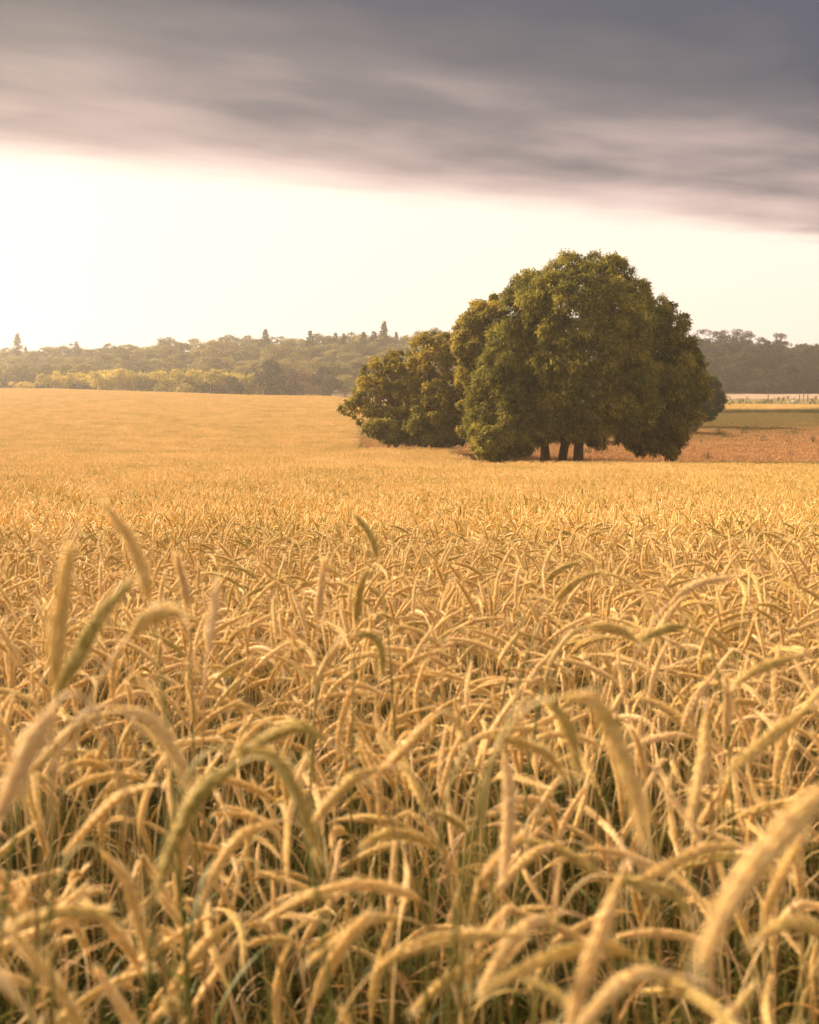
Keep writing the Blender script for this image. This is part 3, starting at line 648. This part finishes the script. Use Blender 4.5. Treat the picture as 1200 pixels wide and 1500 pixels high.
near_tree('hawthorn_bush', [(600,600),(625,588),(650,590),(668,610),(668,640),(660,656),(630,655),(604,650),(590,628)], 90.5, 1.8, 632,
          'dark green low bush in front of the yellow green maple', 'bush', ASH, 40, 3600, 7, 0.6, 0.1, 0.16, 0.11, 6, False)
near_tree('hawthorn_bush', [(536,618),(560,612),(590,620),(604,640),(600,652),(570,650),(545,642),(532,630)], 91.5, 1.5, 570,
          'dark low bush at the foot of the spreading maple', 'bush', ASH, 34, 3000, 8, 0.5, 0.09, 0.15, 0.10, 6, False)
near_tree('elder_bush', [(690,628),(720,620),(760,628),(778,650),(772,668),(735,673),(710,674),(692,660)], 80.0, 1.6, 735,
          'low dark bush under the left side of the big ash crown', 'bush', ASH, 26, 2400, 9, 0.5, 0.09, 0.2, 0.08, 7, False)
near_tree('willow_tree', [(1010,548),(1030,545),(1046,553),(1055,575),(1054,596),(1042,612),(1025,622),(1005,632),(990,610),(990,570)], 132, 3.4, 1022,
          'round grey green tree standing farther back, right behind the big ash', 'tree', GREYG, 42, 4200, 10, 0.9, 0.22, 0.24, 0.13, 6)
near_tree('hawthorn_bush', [(988,600),(1005,598),(1022,606),(1024,624),(1012,634),(992,640),(980,625)], 118, 1.6, 1004,
          'small dark bush between the ash and the round grey green tree', 'bush', ASH, 18, 1500, 12, 0.6, 0.1, 0.2, 0.1, 6, False)

# far woods: prototypes, then copies
def far_proto(name, kind, mat, seed):
    g = np.random.default_rng(seed); A = Acc(); B = Acc()
    if kind == 'round':
        n = 36; u = nrm(g.normal(0, 1, (n, 3)) + (0, 0, 0.15)); C = u * np.array([0.30, 0.30, 0.34]) * (0.45 + 0.6 * g.random((n, 1))) + (0, 0, 0.55); C[:, 2] = np.clip(C[:, 2], 0.18, 0.88)
        leaves(A, C, 0.085 + 0.075 * g.random(n), np.array([0, 0, 0.5]), 1500, 5, 0.034, 0.022, g, upb=0.5)
        tube(B, [(0, 0, 0), (0.01, 0, 0.3), (0, 0.01, 0.7)], [0.028, 0.02, 0.01], 6)
        for c in C[:8]: limb(B, (0, 0, 0.3), c, 0.010, 0.003, g, 4, n=4)
    elif kind == 'tall':
        n = 34; u = nrm(g.normal(0, 1, (n, 3)) + (0, 0, 0.1)); C = u * np.array([0.21, 0.21, 0.38]) * (0.45 + 0.6 * g.random((n, 1))) + (0, 0, 0.58)
        leaves(A, C, 0.08 + 0.07 * g.random(n), np.array([0, 0, 0.5]), 1300, 5, 0.032, 0.020, g, upb=0.5)
        tube(B, [(0, 0, 0), (0.01, 0, 0.4), (0, 0.01, 0.85)], [0.024, 0.018, 0.006], 6)
        for c in C[:8]: limb(B, (0, 0, 0.35), c, 0.009, 0.003, g, 4, n=4)
    elif kind == 'shrub':
        n = 22; C = g.normal(0, 1, (n, 3)) * np.array([0.38, 0.3, 0.14]) + (0, 0, 0.52); C[:, 2] = np.clip(C[:, 2], 0.22, 0.8)
        leaves(A, C, 0.16 + 0.09 * g.random(n), np.array([0, 0, 0.3]), 1100, 5, 0.07, 0.045, g, upb=0.5)
        for k in range(6): limb(B, (g.normal(0, 0.05), g.normal(0, 0.05), 0), C[k], 0.018, 0.005, g, 4, n=4)
    elif kind == 'spruce':
        tube(B, [(0, 0, 0), (0, 0, 0.5), (0, 0, 1.0)], [0.016, 0.010, 0.002], 5); T_ = 24
        for k in range(T_):
            z_ = 0.22 + 0.76 * (k / T_) ** 0.9; rr = 0.34 * (1 - k / T_) ** 0.9 + 0.008
            for j in range(8):
                if g.random() < 0.15: continue
                a = g.random() * 6.28; L = rr * (0.6 + 0.55 * g.random()); m = 7; t = np.linspace(0.15, 1, m)
                P = np.stack([np.cos(a) * L * t, np.sin(a) * L * t, z_ - 0.28 * L * t + 0.22 * L * t ** 3], 1)
                tube(B, P[[0, 3, 6]], [0.003, 0.002, 0.0008], 3)
                d = np.array([math.cos(a), math.sin(a), -0.3])
                for s in (-1, 1):
                    q = P + g.normal(0, 0.003, P.shape); e = q + (np.array([-math.sin(a) * s, math.cos(a) * s, -0.35]) * 0.5 + d * 0.5) * (0.05 * (1.2 - t))[:, None]
                    ww = np.array([0, 0, 0.014]); A.add(np.stack([q, q + d * 0.013, e + ww * .3, e - ww], 1), np.arange(m * 4).reshape(-1, 4), 0, g.random())
    elif kind == 'pine':
        tube(B, [(0, 0, 0), (0.015, 0, 0.5), (0, 0.01, 0.93)], [0.020, 0.013, 0.006], 5); n = 18
        C = g.normal(0, 1, (n, 3)) * np.array([0.11, 0.11, 0.17]) + (0, 0, 0.70); C[:, 2] = np.clip(C[:, 2], 0.40, 0.95)
        leaves(A, C, 0.05 + 0.04 * g.random(n), np.array([0, 0, 0.6]), 700, 5, 0.028, 0.010, g, flat=0.9, fill=0.4)
        for c in C: limb(B, (0, 0, min(c[2] - 0.05, 0.85)), c, 0.006, 0.002, g, 4, n=4)
    return A.mesh('crown', [mat]), B.mesh('trunk', [BARK], True)
PROT = {}
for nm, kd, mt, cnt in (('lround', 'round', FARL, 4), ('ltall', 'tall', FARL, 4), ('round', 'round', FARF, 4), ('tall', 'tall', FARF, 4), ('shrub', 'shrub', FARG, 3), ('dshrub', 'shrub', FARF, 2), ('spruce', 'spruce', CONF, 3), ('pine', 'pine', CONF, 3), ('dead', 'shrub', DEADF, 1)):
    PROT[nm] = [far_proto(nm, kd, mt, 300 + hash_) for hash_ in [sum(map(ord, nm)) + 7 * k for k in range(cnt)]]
KN = {'lround': ('deciduous_tree', 'tree'), 'ltall': ('deciduous_tree', 'tree'), 'round': ('deciduous_tree', 'tree'), 'tall': ('deciduous_tree', 'tree'), 'shrub': ('shrub', 'bush'), 'dshrub': ('shrub', 'bush'), 'spruce': ('spruce_tree', 'tree'), 'pine': ('pine_tree', 'tree'), 'dead': ('shrub', 'bush')}
fg = np.random.default_rng(77)
PROTO_OBJ = {}
def far_tree(kind, px, top, Y, label, group, wf=1.0):
    x = pix(px, 560, Y)[0]; gz = float(ground(x, Y)); H = pix(px, top, Y)[2] - gz + 0.1
    if H < 1.0: return
    c, b = PROT[kind][fg.integers(0, len(PROT[kind]))]
    key = c.name
    if key not in PROTO_OBJ:
        root = link(KN[kind][0], None); kids = [link('crown', c, root), link('trunk', b, root)]; PROTO_OBJ[key] = (root, kids)
    else:
        r0, k0 = PROTO_OBJ[key]; root = r0.copy(); COL.objects.link(root)
        for k in k0: kk = k.copy(); COL.objects.link(kk); kk.parent = root
    root.location = (x, Y, gz - 0.1); root.rotation_euler = (0, 0, fg.random() * 6.28)
    s = H / 0.97; root.scale = (s * wf, s * wf, s)
    tag(root, label, KN[kind][1], group)
def skyl(px):
    return np.interp(px, [-150, 0, 60, 150, 200, 300, 360, 420, 480, 560, 620, 700, 1010, 1060, 1130, 1200, 1300], [512, 509, 508, 503, 502, 498, 495, 493, 490, 489, 487, 487, 494, 497, 499, 505, 506])
def row(x0, x1, step, Y, topf, kinds, pr, lab, group, wf=1.0, jit=3):
    px = x0
    while px < x1:
        k = str(fg.choice(kinds, p=pr)); yy = Y + fg.normal(0, 5); tp = topf(px) + abs(fg.normal(0, jit)) - 1
        ww = wf * (0.85 + 0.35 * fg.random())
        if k in ('spruce', 'pine'): tp -= 3 * fg.random(); ww = 0.7
        far_tree(k, px, tp, yy, lab(px, k), group, ww); px += step * (0.75 + 0.5 * fg.random())
zone = lambda px: 'left end' if px < 200 else ('middle' if px < 420 else 'end nearest the ash group')
nk = lambda k: {'lround': 'round-crowned tree', 'ltall': 'tall leafy tree', 'round': 'round-crowned tree', 'tall': 'tall leafy tree', 'spruce': 'pointed spruce', 'pine': 'ragged pine', 'shrub': 'golden shrub', 'dshrub': 'dark shrub', 'dead': 'reddish shrub'}[k]
GW = 'trees of the hazy wood beyond the rye field'
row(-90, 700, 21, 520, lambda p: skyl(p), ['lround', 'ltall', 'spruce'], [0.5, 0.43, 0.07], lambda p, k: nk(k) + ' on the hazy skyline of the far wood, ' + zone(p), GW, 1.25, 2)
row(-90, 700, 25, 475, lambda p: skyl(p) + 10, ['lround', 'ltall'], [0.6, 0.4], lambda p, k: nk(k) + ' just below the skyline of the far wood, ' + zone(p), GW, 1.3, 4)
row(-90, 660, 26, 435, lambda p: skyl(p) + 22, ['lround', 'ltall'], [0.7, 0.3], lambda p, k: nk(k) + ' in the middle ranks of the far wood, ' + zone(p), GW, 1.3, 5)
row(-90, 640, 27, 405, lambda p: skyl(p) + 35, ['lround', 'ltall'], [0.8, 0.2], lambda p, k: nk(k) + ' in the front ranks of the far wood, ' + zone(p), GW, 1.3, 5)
row(340, 640, 26, 378, lambda p: 545, ['lround', 'dshrub'], [0.7, 0.3], lambda p, k: nk(k) + ' at the foot of the far wood just left of the ash group', GW, 1.3, 6)
row(130, 345, 16, 362, lambda p: 542 + 0.0 * p, ['shrub', 'shrub'], [0.5, 0.5], lambda p, k: 'golden shrub in the sunlit hedge along the far edge of the rye', 'golden shrubs in the hedge', 1.0, 3)
row(-90, 140, 18, 358, lambda p: 560 - 0.03 * p, ['shrub', 'dshrub'], [0.6, 0.4], lambda p, k: 'low pale ' + nk(k) + ' in the hazy hedge at the far left', 'low shrubs at the far left', 1.0, 2)
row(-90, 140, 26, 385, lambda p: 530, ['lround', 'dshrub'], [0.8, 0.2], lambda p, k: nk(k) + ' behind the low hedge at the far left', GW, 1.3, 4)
# singular trees
for a in [('spruce', 28, 487, 500, 'bare-topped conifer standing highest above the wood at the far left', 0.9),
          ('pine', 248, 498, 505, 'flat-topped pine rising over the left wood', 1.5), ('spruce', 114, 499, 505, 'faint spruce tip left of the golden hedge', 0.8),
          ('spruce', 390, 481, 505, 'dark spruce tip above the wood, left of the middle', 0.9), ('spruce', 455, 483, 505, 'spruce tip left of the twin spruces', 0.9),
          ('spruce', 563, 469, 505, 'tallest spruce on the skyline, left of the ash group', 0.8), ('spruce', 548, 484, 500, 'smaller spruce beside the tallest one', 1.0), ('spruce', 533, 485, 507, 'low spruce tip left of the two tall spruces', 1.0),
          ('spruce', 492, 486, 506, 'thin spruce tip at the middle of the skyline', 0.8), ('spruce', 504, 487, 509, 'thin broken spruce tip beside the middle one', 0.8),
          ('dshrub', 404, 531, 356, 'round dark bush at the field edge right of the golden hedge', 0.95), ('dead', 438, 541, 358, 'reddish brown bush right of the round dark bush', 0.8),
          ('shrub', 368, 545, 357, 'tan shrub between the golden hedge and the round dark bush', 0.8), ('dshrub', 475, 540, 362, 'pale grey green shrub right of the reddish bush', 0.9),
          ('shrub', 85, 544, 352, 'pale yellow shrub at the left end of the golden hedge', 0.8), ('dshrub', 330, 548, 350, 'dusty shrub ending the golden hedge on the right', 0.9)]:
    far_tree(a[0], a[1], a[2], a[3], a[4], None, a[5])
GR = 'trees of the dark wood on the right'
row(985, 1300, 17, 470, lambda p: skyl(p), ['round', 'tall', 'pine'], [0.5, 0.42, 0.08], lambda p, k: nk(k) + ' on the skyline of the dark wood at the right', GR, 1.2, 2)
row(985, 1300, 20, 430, lambda p: skyl(p) + 8, ['round', 'tall'], [0.7, 0.3], lambda p, k: nk(k) + ' in the second rank of the dark wood at the right', GR, 1.2, 4)
row(985, 1300, 21, 405, lambda p: skyl(p) + 19, ['round', 'tall'], [0.7, 0.3], lambda p, k: nk(k) + ' in the middle of the dark wood at the right', GR, 1.3, 5)
row(985, 1300, 22, 388, lambda p: skyl(p) + 34, ['round', 'dshrub'], [0.8, 0.2], lambda p, k: nk(k) + ' in the front rank of the dark wood at the right', GR, 1.3, 6)
row(985, 1300, 15, 378, lambda p: 553, ['dshrub', 'dshrub'], [0.5, 0.5], lambda p, k: 'dark shrub at the foot of the dark wood at the right', GR, 1.0, 4)
for a in [('pine', 1053, 487, 470, 'broad-topped pine above the dark wood, nearest the ash', 1.7), ('pine', 1075, 489, 470, 'ragged pine right of the broad-topped pine', 1.4),
          ('pine', 1095, 493, 468, 'low ragged pine in the middle of the dark wood skyline', 1.4), ('pine', 1137, 492, 470, 'isolated thin pine tip over the dark wood at the right', 1.0)]:
    far_tree(a[0], a[1], a[2], a[3], a[4], None, a[5])

# ------------------------------------------------------------------ meadow weeds, posts, bale, bird
def weed_mesh(seed, H, Wd, n):
    g = np.random.default_rng(seed); S, L = Acc(), Acc()
    for _ in range(n):
        a = g.random() * 6.28; r = Wd * 0.5 * g.random(); t = np.array([math.cos(a) * r, math.sin(a) * r, H * (0.6 + 0.4 * g.random())])
        P = limb(S, (t[0] * 0.3, t[1] * 0.3, 0), t, 0.008, 0.004, g, 4, n=6)
        for q in P[1:]:
            for _ in range(3): leaf_geo(L, q, g.random() * 6.28, 0.14 + 0.1 * g.random(), 0.045, g, 0, tint=g.random() * 0.8)
    return S.mesh('stalk', [WEEDM]), L.mesh('foliage', [WEEDM])
WP = [weed_mesh(400 + k, 0.8, 0.7, 7) for k in range(3)]
weeds = [(1056,640,1.5,'bushy green weed in the meadow just right of the willow'), (1064,642,1.0,'low weed touching the bushy green one'), (1072,645,.9,'small weed right of the bushy one'), (1090,638,1.2,'upright dark weed in the middle of the meadow'),
         (1118,648,1.1,'thistle-like weed low in the middle of the meadow'), (1152,638,.8,'thin weed left of the dark pair'), (1162,637,1.2,'taller of the dark pair of weeds'), (1155,650,1.0,'weed below the dark pair'), (1189,649,1.3,'broad weed at the right edge of the meadow'),
         (1037,676,1.4,'dark weed in the red grass close behind the rye'), (1027,651,.9,'small weed near the hanging ash sprays'), (1081,676,.8,'faint weed in the red grass'), (1106,627,1.0,'far dot-like weed, right one of two'), (1094,627,.9,'far dot-like weed, left one of two'), (1121,678,1.0,'dark stalk in the red grass right of centre'), (1157,670,.9,'dark stalk in the red grass near the right edge'),
         (862,668,1.2,'weed beside the rightmost bare trunk')]
w0 = None
def ray_ground(px, py, y0=60, y1=420):
    for Y in np.arange(y0, y1, 0.5):
        p = pix(px, py, Y)
        if p[2] <= float(ground(p[0], Y)): return p
    return None
def weed(px, py, sc, lab, Y=None, group='weeds in the meadow'):
    global w0
    p = ray_ground(px, py + 4, 79) if Y is None else pix(px, py, Y)
    if p is None: p = pix(px, py, 100)
    k = fg.integers(0, 3); root = link('meadow_weed', None, loc=(p[0], p[1], float(ground(p[0], p[1])))); root.scale = (sc,) * 3; root.rotation_euler = (0, 0, fg.random() * 6)
    link('stalk', WP[k][0], root); link('foliage', WP[k][1], root); tag(root, lab, 'weed', group)
for px, py, sc, lab in weeds: weed(px, py, sc, lab)
for k in range(90):
    px = 1060 + 150 * fg.random(); Y = 258 + 40 * fg.random()
    weed(px, 588, 0.6 + 0.7 * fg.random(), 'rough weed in the weedy strip behind the golden grain strip', Y, 'weeds of the strip behind the grain')
def post(px, H, r, lab, Y=284):
    x = pix(px, 586, Y)[0]; root = Acc(); P = np.array([(0, 0, -0.1), (0.01, 0, H * 0.5), (0.03, 0, H)])
    tube(root, P, [r, r * 0.97, r * 0.92], 8); tube(root, [(0.03, 0, H), (0.032, 0, H + 0.03), (0.033, 0, H + 0.035)], [r * 0.92, r * 0.5, 0.004], 8)
    o = link('fence_post', root.mesh('fence_post', [WOODM]), loc=(x, Y, float(ground(x, Y)))); tag(o, lab, 'post', 'posts in the weedy strip')
for px, H, lab in [(1125, 2.1, 'thin dark post at the left of the weedy strip'), (1171, 1.6, 'short post left of the tallest post'), (1177, 2.6, 'tallest dark post near the right edge'), (1183, 1.6, 'short post right of the tallest post')]: post(px, H, 0.11, lab)
def bale(px, Y, w_, h_, lab):
    x = pix(px, 586, Y)[0]; A = Acc(); t = np.linspace(-0.5, 0.5, 9); rr = h_ / 2 * np.array([0.02, 0.9, 0.99, 1, 1.01, 1, 0.99, 0.9, 0.02])
    tube(A, np.stack([t * w_, 0 * t, 0 * t + h_ * 0.48], 1), rr, 16, ref=np.array([0, 1, 0.0])); o = link('wrapped_bale', A.mesh('wrapped_bale', [BALEM], True), loc=(x, Y, float(ground(x, Y)))); tag(o, lab, 'bale')
bale(1162, 278, 0.8, 0.45, 'small white wrapped bale lying in the weedy strip'); bale(1154, 272, 0.6, 0.35, 'smaller cream bale below and left of the white one')
def bird():
    p = pix(611.3, 451.5, 120); A = Acc(); t = np.linspace(0, 1, 9); root = link('flying_bird', None, loc=tuple(p))
    tube(A, np.stack([0 * t, (t - 0.5) * 0.28, 0.02 * np.sin(t * 3)], 1), 0.045 * np.array([.1, .5, .75, 1, 1, .8, .55, .5, .1]), 8, ref=np.array([0, 0, 1.0])); link('body', A.mesh('body', [BIRDM], True), root)
    for s in (-1, 1):
        W_ = Acc(); v = [(0, -.05, .02), (0, .07, .02), (s * .06, .06, .11), (s * .06, -.05, .11), (s * .10, .0, .24), (s * .10, -.06, .23)]
        v = v + [(a, b, c + 0.006) for a, b, c in v]
        W_.add(v, [[0, 1, 2, 3], [3, 2, 4, 5], [6, 9, 8, 7], [9, 11, 10, 8], [0, 3, 9, 6], [3, 5, 11, 9], [1, 7, 8, 2], [2, 8, 10, 4], [4, 10, 11, 5]]); link('wing', W_.mesh('wing', [BIRDM]), root)
    tag(root, 'tiny dark bird flying with raised wings in the bright sky', 'bird')
bird()

# ------------------------------------------------------------------ haze
def haze():
    x0, x1, y0, y1, z0, z1 = -900, 900, -60, 800, -9, 46
    me = D.meshes.new('haze'); v = [(x, y, z_) for z_ in (z0, z1) for y in (y0, y1) for x in (x0, x1)]
    zmin = min(p.min() for p in PR); v = [(x, y, (zmin - 1.2 if z_ == z0 else z1)) for x, y, z_ in v]
    me.from_pydata(v, [], [(0, 2, 3, 1), (4, 5, 7, 6), (0, 1, 5, 4), (2, 6, 7, 3), (0, 4, 6, 2), (1, 3, 7, 5)])
    m = D.materials.new('haze'); m.use_nodes = True; t = m.node_tree; t.nodes.clear()
    pv = nd(t, 'ShaderNodeVolumePrincipled'); pv.inputs['Density'].default_value = 0.00045; pv.inputs['Color'].default_value = (0.97, 0.90, 0.82, 1)
    pv.inputs['Anisotropy'].default_value = 0.70; o = nd(t, 'ShaderNodeOutputMaterial'); lk(t, pv.outputs[0], o.inputs['Volume'])
    me.materials.append(m); tag(link('haze', me), 'warm evening haze over the field and woods', 'haze', kind='stuff')
haze()
